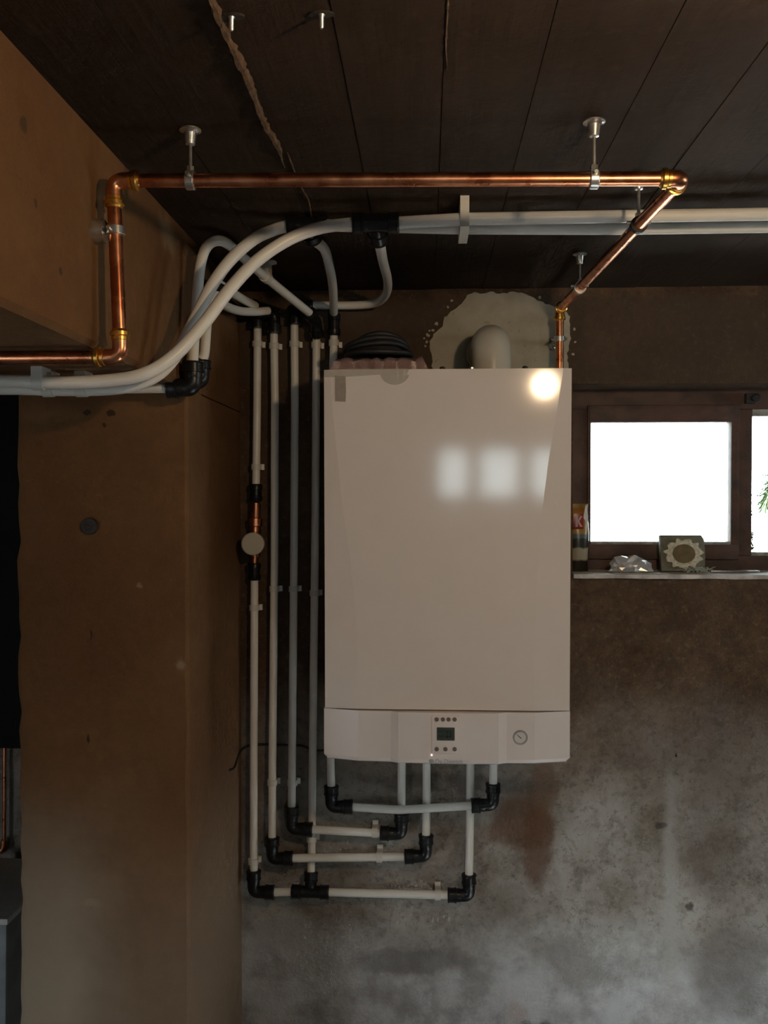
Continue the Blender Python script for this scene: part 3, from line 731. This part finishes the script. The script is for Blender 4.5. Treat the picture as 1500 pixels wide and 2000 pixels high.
# --- its neighbour behind
feed_b = thing('heating_feed_pipe', at(380, 640, 1.56), 'thick white pipe bending over from the beam to the rear run under the ceiling', 'pipework')
tb = at(600, 441, FYb)
t2 = tee(feed_b, tb, X_, Vector((.18, .86, -.40)), L=.036, r=.0175)
pipe(feed_b, catmull([Vector((XL + .02, 1.455, at(-240, 755, 1.455).z)), at(-240, 756, 1.455), at(0, 758, 1.455), at(110, 761, 1.455), at(205, 760, 1.455), at(262, 752, 1.455), at(312, 729, 1.455), at(350, 684, 1.47), at(384, 617, 1.495), at(415, 556, 1.52), at(450, 508, 1.545), at(495, 468, 1.567), at(535, 449, FYb), t2[1]]), .0107)
pipe(feed_b, [t2[0], at(900, 446, FYb), at(1200, 447, FYb), Vector((XR - .02, FYb - .01, at(1500, 446, FYb).z))], .0107)
pipe(feed_b, catmull([t2[2], at(634, 488, 1.72), at(644, 524, 1.83), at(650, 560, 1.95), at(652, 612, 2.125)]))
e5c = at(652.5, 622, 2.13)
coupling(feed_b, at(652.5, 634, 2.132), Z_, .055, .0155)
pipe(feed_b, [at(652.5, 650, 2.132), at(650, 740, 2.132), at(645, 1440, 2.128)])
clip(feed_b, at(652, 670, 2.132), Z_, X_, Y_, gap=.034)
# shared ceiling clip over both runs
ca, cb = at(907, 398, FYa - .015), at(907, 458, FYb + .01)
def slab_clip(par, px, y0, y1, zt, zb, half):
    x = at(px, 425, FYa).x
    return obj('pipe_clip', prism([(y0, zt), (y0, zb), (y0 + .012, zb - .004), (y1 - .012, zb - .004), (y1, zb), (y1, zt)], Vector((x, 0, 0)), (0, 1, 0), (0, 0, 1), (1, 0, 0), half * 2), 'clip', par)
slab_clip(feed_a, 907, FYa - .016, FYb + .014, CEIL, at(907, 436, FYa).z - .010, .0075)
# clips under the beam
for par, px, Y in ((feed_a, 76, 1.40), (feed_b, 95, 1.455), (feed_b, 160, 1.455)):
    c = at(px, 747 if Y < 1.42 else 761, Y)
    clip(par, c, X_, Y_, Z_, .018, .0125, max(.008, BEAM_Z - c.z + .001), .012)

# --- pipes along the column face: up its corner, then over to the wall
riser = thing('column_riser_pipe', at(378, 745, 1.63), 'white pipe rising at the column corner and looping over towards the wall pipes', 'pipework')
e1 = elbow(riser, at(377, 757, 1.628), Z_, -X_, L=.048, r=.0195)
pipe(riser, [e1[1] + X_ * .004, at(30, 761, 1.635), Vector((XL + .02, 1.635, at(30, 761, 1.635).z))])
pipe(riser, catmull([e1[0], at(380, 650, 1.635), at(386, 570, 1.64), at(392, 515, 1.645), at(404, 482, 1.65), at(426, 470, 1.662), at(450, 480, 1.70), at(482, 509, 1.79), at(522, 544, 1.90), at(604, 611, 2.085)]))
clip(riser, at(519, 541, 1.892), fwd(at(482, 509, 1.79), at(604, 611, 2.085)), X_, Z_, .016, .0125, .036, .008)
p4e = at(617, 629, 2.115)
elbow(riser, p4e, fwd(p4e, at(604, 611, 2.085)), -Z_ + Y_ * .5, L=.036, r=.0165)
riser2 = thing('column_riser_pipe', at(396, 745, 1.655), 'short white pipe rising behind at the column corner and forking to two wall pipes', 'pipework')
e1 = elbow(riser2, at(393, 745, 1.668), Z_, Vector((-.75, -.66, 0)), L=.040, r=.018)
tcn = at(424, 566, 1.78)
pipe(riser2, catmull([e1[0], at(399, 690, 1.672), at(404, 630, 1.69), at(411, 590, 1.73), at(424, 566, 1.78)]))
o = obj('tee', sweep([tcn - Y_ * .03 - X_ * .008, tcn + Y_ * .03 + X_ * .010], .015, 16), 'fitting', riser2)
pipe(riser2, catmull([at(424, 552, 1.80), at(446, 567, 1.90), at(472, 583, 2.0), at(498, 597, 2.09)]))
pipe(riser2, catmull([at(420, 577, 1.80), at(438, 596, 1.90), at(466, 607, 2.0), at(495, 609, 2.07), at(524, 607, 2.11)]))
p1e = at(503, 612, 2.135); elbow(riser2, p1e, Vector((-.1, -.9, .35)), -Z_ , L=.036, r=.0165)
p2e = at(536, 614, 2.13); elbow(riser2, p2e, Vector((-.75, -.55, .1)), -Z_, L=.045, r=.0165)
p3e = at(577, 600, 2.135); elbow(feed_a, p3e, X_, -Z_, L=.042, r=.0165)

# ------------------------------------------------------------------ copper gas line
CY = 1.213; CRD = .0096
gas = thing('copper_gas_line', at(700, 352, CY), 'copper gas pipe with brass collars crossing under the ceiling down to the boiler', 'pipework')
def cpipe(pts): return pipe(gas, pts, CRD, 'copper')
def celbow(c, d1, d2, L=.032):
    c, d1, d2 = Vector(c), Vector(d1).normalized(), Vector(d2).normalized()
    o = obj('copper_elbow', sweep(fillet([c + d1 * L, c, c + d2 * L], .024, 8), CRD * 1.14, 16), 'copper', gas, sharp=50)
    for d in (d1, d2): obj('brass_collar', lathe(c + d * (L - .004), d, [(-.006, CRD * 1.05), (-.005, CRD * 1.25), (-.001, CRD * 1.25), (0, CRD * 1.1), (.001, CRD * 1.45), (.006, CRD * 1.45), (.0075, CRD * 1.2), (.010, CRD * 1.1)]), 'brass', o, sharp=28)
    return c + d1 * L, c + d2 * L
cA, cB = at(221, 353, CY), at(1332, 349, CY)
cD = at(236, 697, CY)
cC = at(1093, 604, 2.092); cE = at(1087, 760, 2.092)
r = celbow(cA, fwd(cA, cB), fwd(cA, cD)); a1, a2 = r
l = celbow(cD, fwd(cD, cA), -X_); 
q1 = celbow(cB, fwd(cB, cA), fwd(cB, cC), .024)
q2 = celbow(cC, fwd(cC, cB), -Z_, .022)
cpipe([a1, q1[0]]); cpipe([a2, l[0]]); cpipe([l[1], Vector((-2.4, CY, cD.z))]); cpipe([q1[1], q2[0]]); cF = Vector((cC.x, cC.y, 1.25)); cFx = max(cC.x, br_ + CRD + .002); cF.x = cFx
q3 = celbow(cF, Z_, -X_, .020)
cpipe([q2[1], q3[0]]); cpipe([q3[1], Vector((br_ - .02, cC.y, 1.25))])
def hanger(c, axis, top=None, n='pipe_hanger', dirv=Z_, base='cup', band=False):
    """split ring on a threaded rod with a cup-shaped base plate"""
    c, axis = Vector(c), Vector(axis).normalized(); dirv = Vector(dirv).normalized()
    e = part_empty(n, c, gas)
    obj('ring', lathe(c - axis * .006, axis, [(0, CRD), (0, CRD * 1.28), (.001, CRD * 1.38), (.011, CRD * 1.38), (.012, CRD * 1.28), (.012, CRD)]), 'rubber' if band else 'zinc', e)
    sd = axis.cross(dirv).normalized()
    for s in (-1, 1):
        obj('ring_screw', sweep([c + sd * s * CRD * 1.2 + dirv * .004, c + sd * s * (CRD * 1.2 + .007) + dirv * .004], .0028, 8), 'zinc', e)
    d = (top - c).length
    obj('rod', sweep([c + dirv * CRD * 1.2, c + dirv * d], .0026, 10), 'zinc', e)
    obj('rod_nut', lathe(c + dirv * CRD * 1.2, dirv, [(0, .0055), (.007, .0055)], 6), 'zinc', e)
    if base == 'cup': prof_ = [(0, .003), (.001, .0065), (.016, .009), (.018, .011), (.0195, .015), (.0215, .015)]
    else: prof_ = [(0, .006), (.002, .0155), (.016, .0165), (.018, .0165)]
    obj('base_plate', lathe(c + dirv * (d - prof_[-1][0]), dirv, prof_, 18), 'zinc', e)
    return e
for px in (372, 1160):
    c = at(px, 352 if px < 500 else 350, CY); hanger(c, fwd(cA, cB), Vector((c.x, c.y, CEIL)))
for px, py in ((1263, 439), (1141, 562)):
    k = None
    for i in range(400):
        c = cB + (cC - cB) * (i / 400); d = c - EYE; y_ = 1000 - F * d.dot(CU) / d.dot(CF)
        if y_ >= py: k = c; break
    hanger(k, fwd(cB, cC), Vector((k.x, k.y, CEIL)), band=(py < 500))
c = a2 + (l[0] - a2) * ((452 - 400) / (650 - 400))
hanger(c, fwd(cA, cD), Vector((SIDE_X, c.y, c.z)), dirv=-X_, base='pot')
c = Vector((cC.x, cC.y, at(1087, 662, 2.092).z)); hanger(c, Z_, Vector((c.x, WALL_Y - .004, c.z)), dirv=Y_)

# small anchors left in the ceiling
for i, (px, lab) in enumerate(((452, 'small zinc ceiling anchor beside the rough concrete fin'), (628, 'small zinc ceiling anchor farther from the rough concrete fin'))):
    c = at(px, 36, .93); c.z = CEIL
    an = thing('ceiling_anchor', c, lab, 'anchor', 'loose anchors in the ceiling')
    obj('pin', lathe(c + Z_ * .002, -Z_, [(0, .004), (.004, .004), (.006, .0026), (.016, .0026), (.018, .0015)], 10), 'zinc', an)
    obj('washer', prism([(.014 * math.cos(a), .006 * math.sin(a)) for a in [k * math.pi / 6 for k in range(12)]], c - Z_ * .0005, X_, Y_, Z_, .003), 'steel_dark', an)

# ------------------------------------------------------------------ small things
# cable behind the uprights
cab = obj('power_cable', sweep(catmull([at(447, 1504, 2.035), at(457, 1500, 2.085), at(464, 1480, 2.125), at(474, 1462, 2.160), at(500, 1454, 2.165), at(550, 1455, 2.165), at(590, 1457, 2.165), at(615, 1466, 2.16), at(640, 1462, 2.15), at(665, 1440, 2.14)], 6), .0028, 8), 'cable')
tag(cab, 'thin black cable curling along the wall behind the upright pipes', 'cable')
# coil of dark hose on top of the boiler
coil_c = Vector((at(738, 690, 1.95).x, 1.95, bt + .048))
pts = []
for i in range(5 * 24 + 1):
    a = 2 * math.pi * i / 24; k = i / 24; rr = 1 + .10 * math.sin(k * 2.4) + .04 * math.sin(a * .37)
    hump = .034 * (1 - .75 * abs(math.cos(a)) ** 2)
    pts.append(coil_c + Vector((math.cos(a) * .064 * rr + .005 * math.sin(k * 1.7), math.sin(a) * .052 * rr, .0095 * k * (.55 + .45 * abs(math.sin(a))) + .002 * math.sin(a * 2 + k))))
tag(obj('cable_coil', sweep(pts, .0058, 8), 'cable'), 'dark cable coil lying on the wrap atop the boiler', 'cable')
# pinkish wrap below it
vs, fs, nx, ny = [], [], 34, 12
x0, x1 = at(648, 705, 1.86).x, at(836, 705, 1.86).x; y0, y1 = 1.835, 2.02
for j in range(ny + 1):
    for i in range(nx + 1):
        u, v_ = i / nx, j / ny; rim = min(1, 14 * u + .25, 14 * (1 - u) + .25, 5 * v_ + .75, 4 * (1 - v_) + .3)
        h = .031 * rim + .008 * mnoise.noise(Vector((u * 12, v_ * 6, 3))) * rim
        vs.append((x0 + (x1 - x0) * u + .003 * mnoise.noise(Vector((v_ * 9, u * 3, 1))), y0 + (y1 - y0) * v_ + .004 * mnoise.noise(Vector((u * 14, 8, 1))), bt + .0015 + max(.004, h)))
nt = len(vs)
vs += [(v_[0], v_[1], bt) for v_ in vs]
W_ = nx + 1
for j in range(ny):
    for i in range(nx):
        a = j * W_ + i; fs += [(a, a + 1, a + W_ + 1, a + W_), (nt + a, nt + a + W_, nt + a + W_ + 1, nt + a + 1)]
for i in range(nx): fs += [(i, nt + i, nt + i + 1, i + 1), (ny * W_ + i, ny * W_ + i + 1, nt + ny * W_ + i + 1, nt + ny * W_ + i)]
for j in range(ny): fs += [(j * W_, j * W_ + W_, nt + j * W_ + W_, nt + j * W_), (j * W_ + nx, nt + j * W_ + nx, nt + j * W_ + W_ + nx, j * W_ + W_ + nx)]
tag(obj('plastic_wrap', (vs, fs), 'pinkbag', sharp=60), 'crumpled pinkish plastic wrap lying flat on top of the boiler', 'plastic wrap')
# clear tape folded over the boiler's top edge
def draped(px, th=.0008, seed=0):
    c = at(740, 722, BY - .0012)
    pl = [(at(x, y, BY).x - c.x, at(x, y, BY).z - c.z) for x, y in px]
    return prism(pl, Vector((c.x, BY - .0008 - TILT * (c.z - 1.5), c.z)), X_, Z_ - Y_ * TILT, Y_, th)
tape = thing('packing_tape', at(770, 730, BY - .001), 'clear packing tape hanging over the boiler top edge in a rounded flap', 'tape')
obj('tape_flap', draped([(742, 721)] + [(742 + 29 * (1 - math.cos(a)), 727 + 25 * math.sin(a)) for a in [k * math.pi / 12 for k in range(0, 12)]] + [(794, 733), (799, 721)]), 'film', tape)
obj('tape_strip', draped([(634, 723), (634, 737), (660, 737), (700, 735), (742, 732), (742, 721), (690, 721)]), 'film', tape)
obj('tape_top', box(at(742, 721, BY).x, at(800, 721, BY).x, BY - .004, BY + .048, bt + .0003, bt + .0012), 'film', tape)
tag(obj('tape_label', draped([(655, 734), (655, 784), (675, 785), (676, 762), (675, 735)], .0011), 'tape_grey'), 'grey brown strip of tape stuck at the boiler corner near the top', 'tape')

# things on the sill
TOP = SZ + .0008
def onsill(px, Y):
    p_ = at(px, 1110, Y); return Vector((p_.x, Y, TOP))
# printed bag
bx0, bx1 = at(1110, 1050, 2.25).x, at(1149, 1050, 2.25).x; bz1 = at(1130, 984, 2.25).z
bag = thing('snack_bag', ((bx0 + bx1) / 2, 2.25, TOP), 'upright printed orange and red foil bag beside the boiler on the sill', 'bag')
vs, fs, nu, nv = [], [], 20, 14
for j in range(nv + 1):
    v_ = j / nv; z = TOP + (bz1 - TOP) * v_; th = .016 * (math.sin(math.pi * min(1, v_ * .92 + .12)) ** .7) + .001
    for i in range(nu):
        a = 2 * math.pi * i / nu; wv = .0015 * mnoise.noise(Vector((i * .7, v_ * 9, 1)))
        vs.append(((bx0 + bx1) / 2 + (bx1 - bx0) / 2 * math.cos(a) * (1 - .06 * math.sin(v_ * 9)), 2.25 + (th + wv) * math.sin(a), z))
for j in range(nv):
    for i in range(nu): fs.append((j * nu + i, j * nu + (i + 1) % nu, j * nu + nu + (i + 1) % nu, j * nu + nu + i))
fs += [tuple(range(nu - 1, -1, -1)), tuple(range(nv * nu, nv * nu + nu))]
obj('bag_body', (vs, fs), 'bag', bag)
BGY = 2.25 - .0195
a, b_ = at(1119, 1033, BGY), at(1140, 1003, BGY)
red = obj('printed_square', box(a.x, b_.x, BGY, BGY + .006, a.z, b_.z), 'bagred', bag, bevel=.001)
kx, kz, kh = at(1124, 1029, BGY).x, at(1124, 1029, BGY).z, at(1124, 1008, BGY).z - at(1124, 1029, BGY).z
kw = kh * .22; s = kh
kol = [(0, 0), (kw, 0), (kw, .38 * s), (.42 * s, 0), (.68 * s, 0), (.34 * s, .52 * s), (.66 * s, s), (.42 * s, s), (kw, .62 * s), (kw, s), (0, s)]
obj('printed_letter', prism(kol, (kx, BGY - .0003, kz), X_, Z_, Y_, .001), 'bagpink', red)
a, b_ = at(1141, 1042, BGY + .012), at(1150, 985, BGY + .012)
obj('bag_edge', prism([(0, 0), (.008, -.004), (.0095, (b_.z - a.z) * .55), (.006, b_.z - a.z), (.002, b_.z - a.z - .004), (-.003, (b_.z - a.z) * .5)], Vector((a.x, BGY + .012, a.z)), X_, Z_, Y_, .003), 'bagwhite', bag)
# pale paper with crumpled foil on it
pc = onsill(1240, 2.19)
tag(obj('paper_scrap', prism([(-.055, -.024), (.02, -.032), (.070, -.024), (.056, .022), (-.02, .030), (-.058, .018)], pc + Z_ * .0006, X_, Y_, Z_, .0012), 'paper'), 'pale paper scrap under the crumpled foil on the sill', 'paper')
bm = bmesh.new(); bmesh.ops.create_icosphere(bm, subdivisions=3, radius=1)
fc = onsill(1228, 2.205) + Z_ * .0018
vs = []
for v_ in bm.verts:
    q_ = v_.co.copy(); k = 1 + .42 * mnoise.noise(q_ * 1.7 + Vector((4, 1, 9))) + .16 * mnoise.noise(q_ * 3.4)
    q_ = q_ * k * random.uniform(.82, 1.18); q_.z = max(q_.z, -.45)
    vs.append(fc + Vector((q_.x * .045, q_.y * .024, (q_.z + .45) * .027)))
fs = [tuple(v_.index for v_ in f.verts) for f in bm.faces]; bm.free()
tag(obj('foil_lump', (vs, fs), 'foil', sharp=3), 'crumpled shiny aluminium foil lying on the window sill', 'foil')
# card with a lace rosette
CYY = 2.235
a, b_ = at(1291, 1117, CYY), at(1379, 1046, CYY)
cardt = thing('rosette_card', ((a.x + b_.x) / 2, CYY, TOP), 'square card bearing a round cream lace rosette, leaning on the sill', 'ornament')
cx_, hw, ch = (a.x + b_.x) / 2, (b_.x - a.x) / 2, b_.z - TOP
lean = .18
up = Vector((0, math.sin(lean), math.cos(lean))); nrm = Vector((0, -math.cos(lean), math.sin(lean)))
base = Vector((cx_, CYY - .004, TOP + .002))
obj('card_board', prism([(-hw, .0), (hw * .93, 0), (hw, ch * .5), (hw * .97, ch * .88), (hw * .85, ch), (-hw, ch)], base - nrm * .008, X_, up, nrm, .016), 'card', cardt, bevel=.001)
rc = base + up * (ch * .47) + X_ * .0
ol = []
for k in range(72):
    a = 2 * math.pi * k / 72; rr = .0455 * (1 + .09 * math.sin(11 * a) + .05 * math.sin(17 * a + 1)); ol.append((rr * math.cos(a), rr * .80 * math.sin(a)))
obj('lace_rim', prism(ol, rc + nrm * .004, X_, up, nrm, .008), 'lace', cardt, bevel=.0015)
obj('rosette_centre', prism([(.0275 * math.cos(a), .0235 * math.sin(a)) for a in [k * math.pi / 16 for k in range(32)]], rc + nrm * .008, X_, up, nrm, .005), 'disc', cardt, bevel=.001)
# fibre tuft in front
bm_v, bm_f = [], []
for i in range(26):
    p0 = onsill(random.uniform(1342, 1388), 2.185 + random.uniform(-.012, .010)) + Z_ * .002
    d = Vector((random.uniform(-.03, .03), random.uniform(-.012, .012), random.uniform(.003, .016)))
    g = sweep(catmull([p0, p0 + d * .5 + Z_ * .005, p0 + d], 3), .0007, 4); o_ = len(bm_v)
    bm_v += g[0]; bm_f += [tuple(k + o_ for k in f) for f in g[1]]
tag(obj('fibre_tuft', (bm_v, bm_f), 'fibre'), 'tangled grey green fibres at the foot of the rosette card', 'fibres', kind='stuff')
a = onsill(1385, 2.24); b_ = onsill(1480, 2.24)
tag(obj('metal_strip', box(a.x, b_.x, 2.225, 2.25, TOP, TOP + .004), 'zinc', bevel=.001), 'flat grey metal strip lying on the sill under the window post', 'strip')

# copper pipe and tub in the dark gap behind the column
gp = thing('copper_pipe', at(9, 1645, 2.15), 'thin upright copper pipe in the dark gap beside the column', 'pipework')
pipe(gp, [at(9, 1455, 2.15), at(8.5, 1640, 2.15)], .0045, 'copper', n=10)
pipe(gp, [at(-36, 1662, 2.15), Vector((XL + .05, 2.15, at(-36, 1662, 2.15).z))], .0075, 'copper', n=10)
obj('copper_elbow', sweep(fillet([at(8.5, 1640, 2.15), at(8, 1660, 2.15), at(-40, 1662, 2.15)], .012), .0095, 12), 'copper', gp)
tub = thing('storage_tub', (at(-60, 1990, 2.0).x, 1.95, 0), 'blue grey plastic tub with white lid showing beyond the column', 'tub')
tx0, tx1 = at(-160, 1800, 1.8).x, at(13, 1800, 1.8).x
vs = []; 
for z, ins in ((0, .02), (at(5, 1806, 1.8).z, 0)):
    vs += [(tx0 + ins, 1.8 + ins, z), (tx1 - ins, 1.8 + ins, z), (tx1 - ins, 2.1 - ins, z), (tx0 + ins, 2.1 - ins, z)]
obj('tub_body', (vs, [(3, 2, 1, 0), (4, 5, 6, 7), (0, 1, 5, 4), (1, 2, 6, 5), (2, 3, 7, 6), (3, 0, 4, 7)]), 'grey_box', tub, bevel=.008)
zt = at(5, 1806, 1.8).z
obj('tub_lid', box(tx0 - .004, tx1 + .004, 1.796, 2.104, zt, zt + .014), 'white_box', tub, bevel=.004)

bd = obj('shade_board', box(at(-420, 900, 2.14).x, COL_X0 - .03, 2.14, WALL_Y - .001, at(10, 1462, 2.14).z, 1.93), 'gap_shade', bevel=.002)  # black sheet standing in for the shade inside the gap
tag(bd, 'black board added to paint the shade of the gap beyond the column', 'board')

# bare bulb near the ceiling, seen mirrored in the boiler
BP = Vector((mirrored(1064, 757, .5).x, .5, mirrored(1064, 752, .5).z))
lamp = thing('bare_bulb', (BP.x, BP.y, CEIL), 'bare light bulb in a porcelain ceiling socket out of view above the boiler side', 'lamp')
obj('socket', lathe((BP.x, BP.y, CEIL + .003), -Z_, [(0, .03), (.012, .03), (.016, .020), (.064, .018)], 20), 'sock', lamp)
obj('bulb', lathe((BP.x, BP.y, BP.z + .029), -Z_, [(0, .010)] + [(.029 - .028 * math.cos(a), .028 * math.sin(a)) for a in [math.pi * k / 12 for k in range(2, 12)]] + [(.057, .001)], 20), 'bulb', lamp)

# greenery outside the window
bm_v, bm_f = [], []
mx = at(1466, 900, FY + .06).x
for i in range(420):
    u = random.random() ** 1.6; py = 1075 - 130 * u
    c = at(1466, py, FY + .05); c.x = mx + random.uniform(-.004, .008 * (1.25 - u)); c.y = FY + .062 + random.uniform(-.004, .02)
    d1 = Vector((random.uniform(-1, 1), random.uniform(-1, 1), random.uniform(-1, 1))).normalized() * .004
    d2_ = Vector((random.uniform(-1, 1), random.uniform(-1, 1), random.uniform(-1, 1))).normalized() * .003
    o_ = len(bm_v); bm_v += [c - d1, c + d2_, c + d1, c - d2_]; bm_f.append((o_, o_ + 1, o_ + 2, o_ + 3))
tag(obj('moss', (bm_v, bm_f), 'moss'), 'green moss growing on the outer edge of the window post', 'moss', kind='stuff')
br0 = at(1560, 930, 3.2)
branch = thing('conifer_branch', br0, 'drooping green conifer branch outside the narrow pane', 'branch')
stem = catmull([at(1640, 880, 3.2), at(1560, 900, 3.2), at(1515, 930, 3.2), at(1494, 985, 3.2)])
obj('stem', sweep(stem, .006, 8), 'bark', branch)
bm_v, bm_f = [], []
for i in range(520):
    p0 = stem[int(random.random() ** .6 * (len(stem) - 1))]
    d = Vector((random.uniform(-.6, .5), random.uniform(-.6, .6), random.uniform(-1.2, .15))).normalized() * random.uniform(.04, .10)
    sd = d.cross(Y_).normalized() * .0022; o_ = len(bm_v)
    bm_v += [p0 - sd, p0 + sd, p0 + d]; bm_f.append((o_, o_ + 1, o_ + 2))
tag(obj('needles', (bm_v, bm_f), 'needle_leaf', branch), kind='stuff')
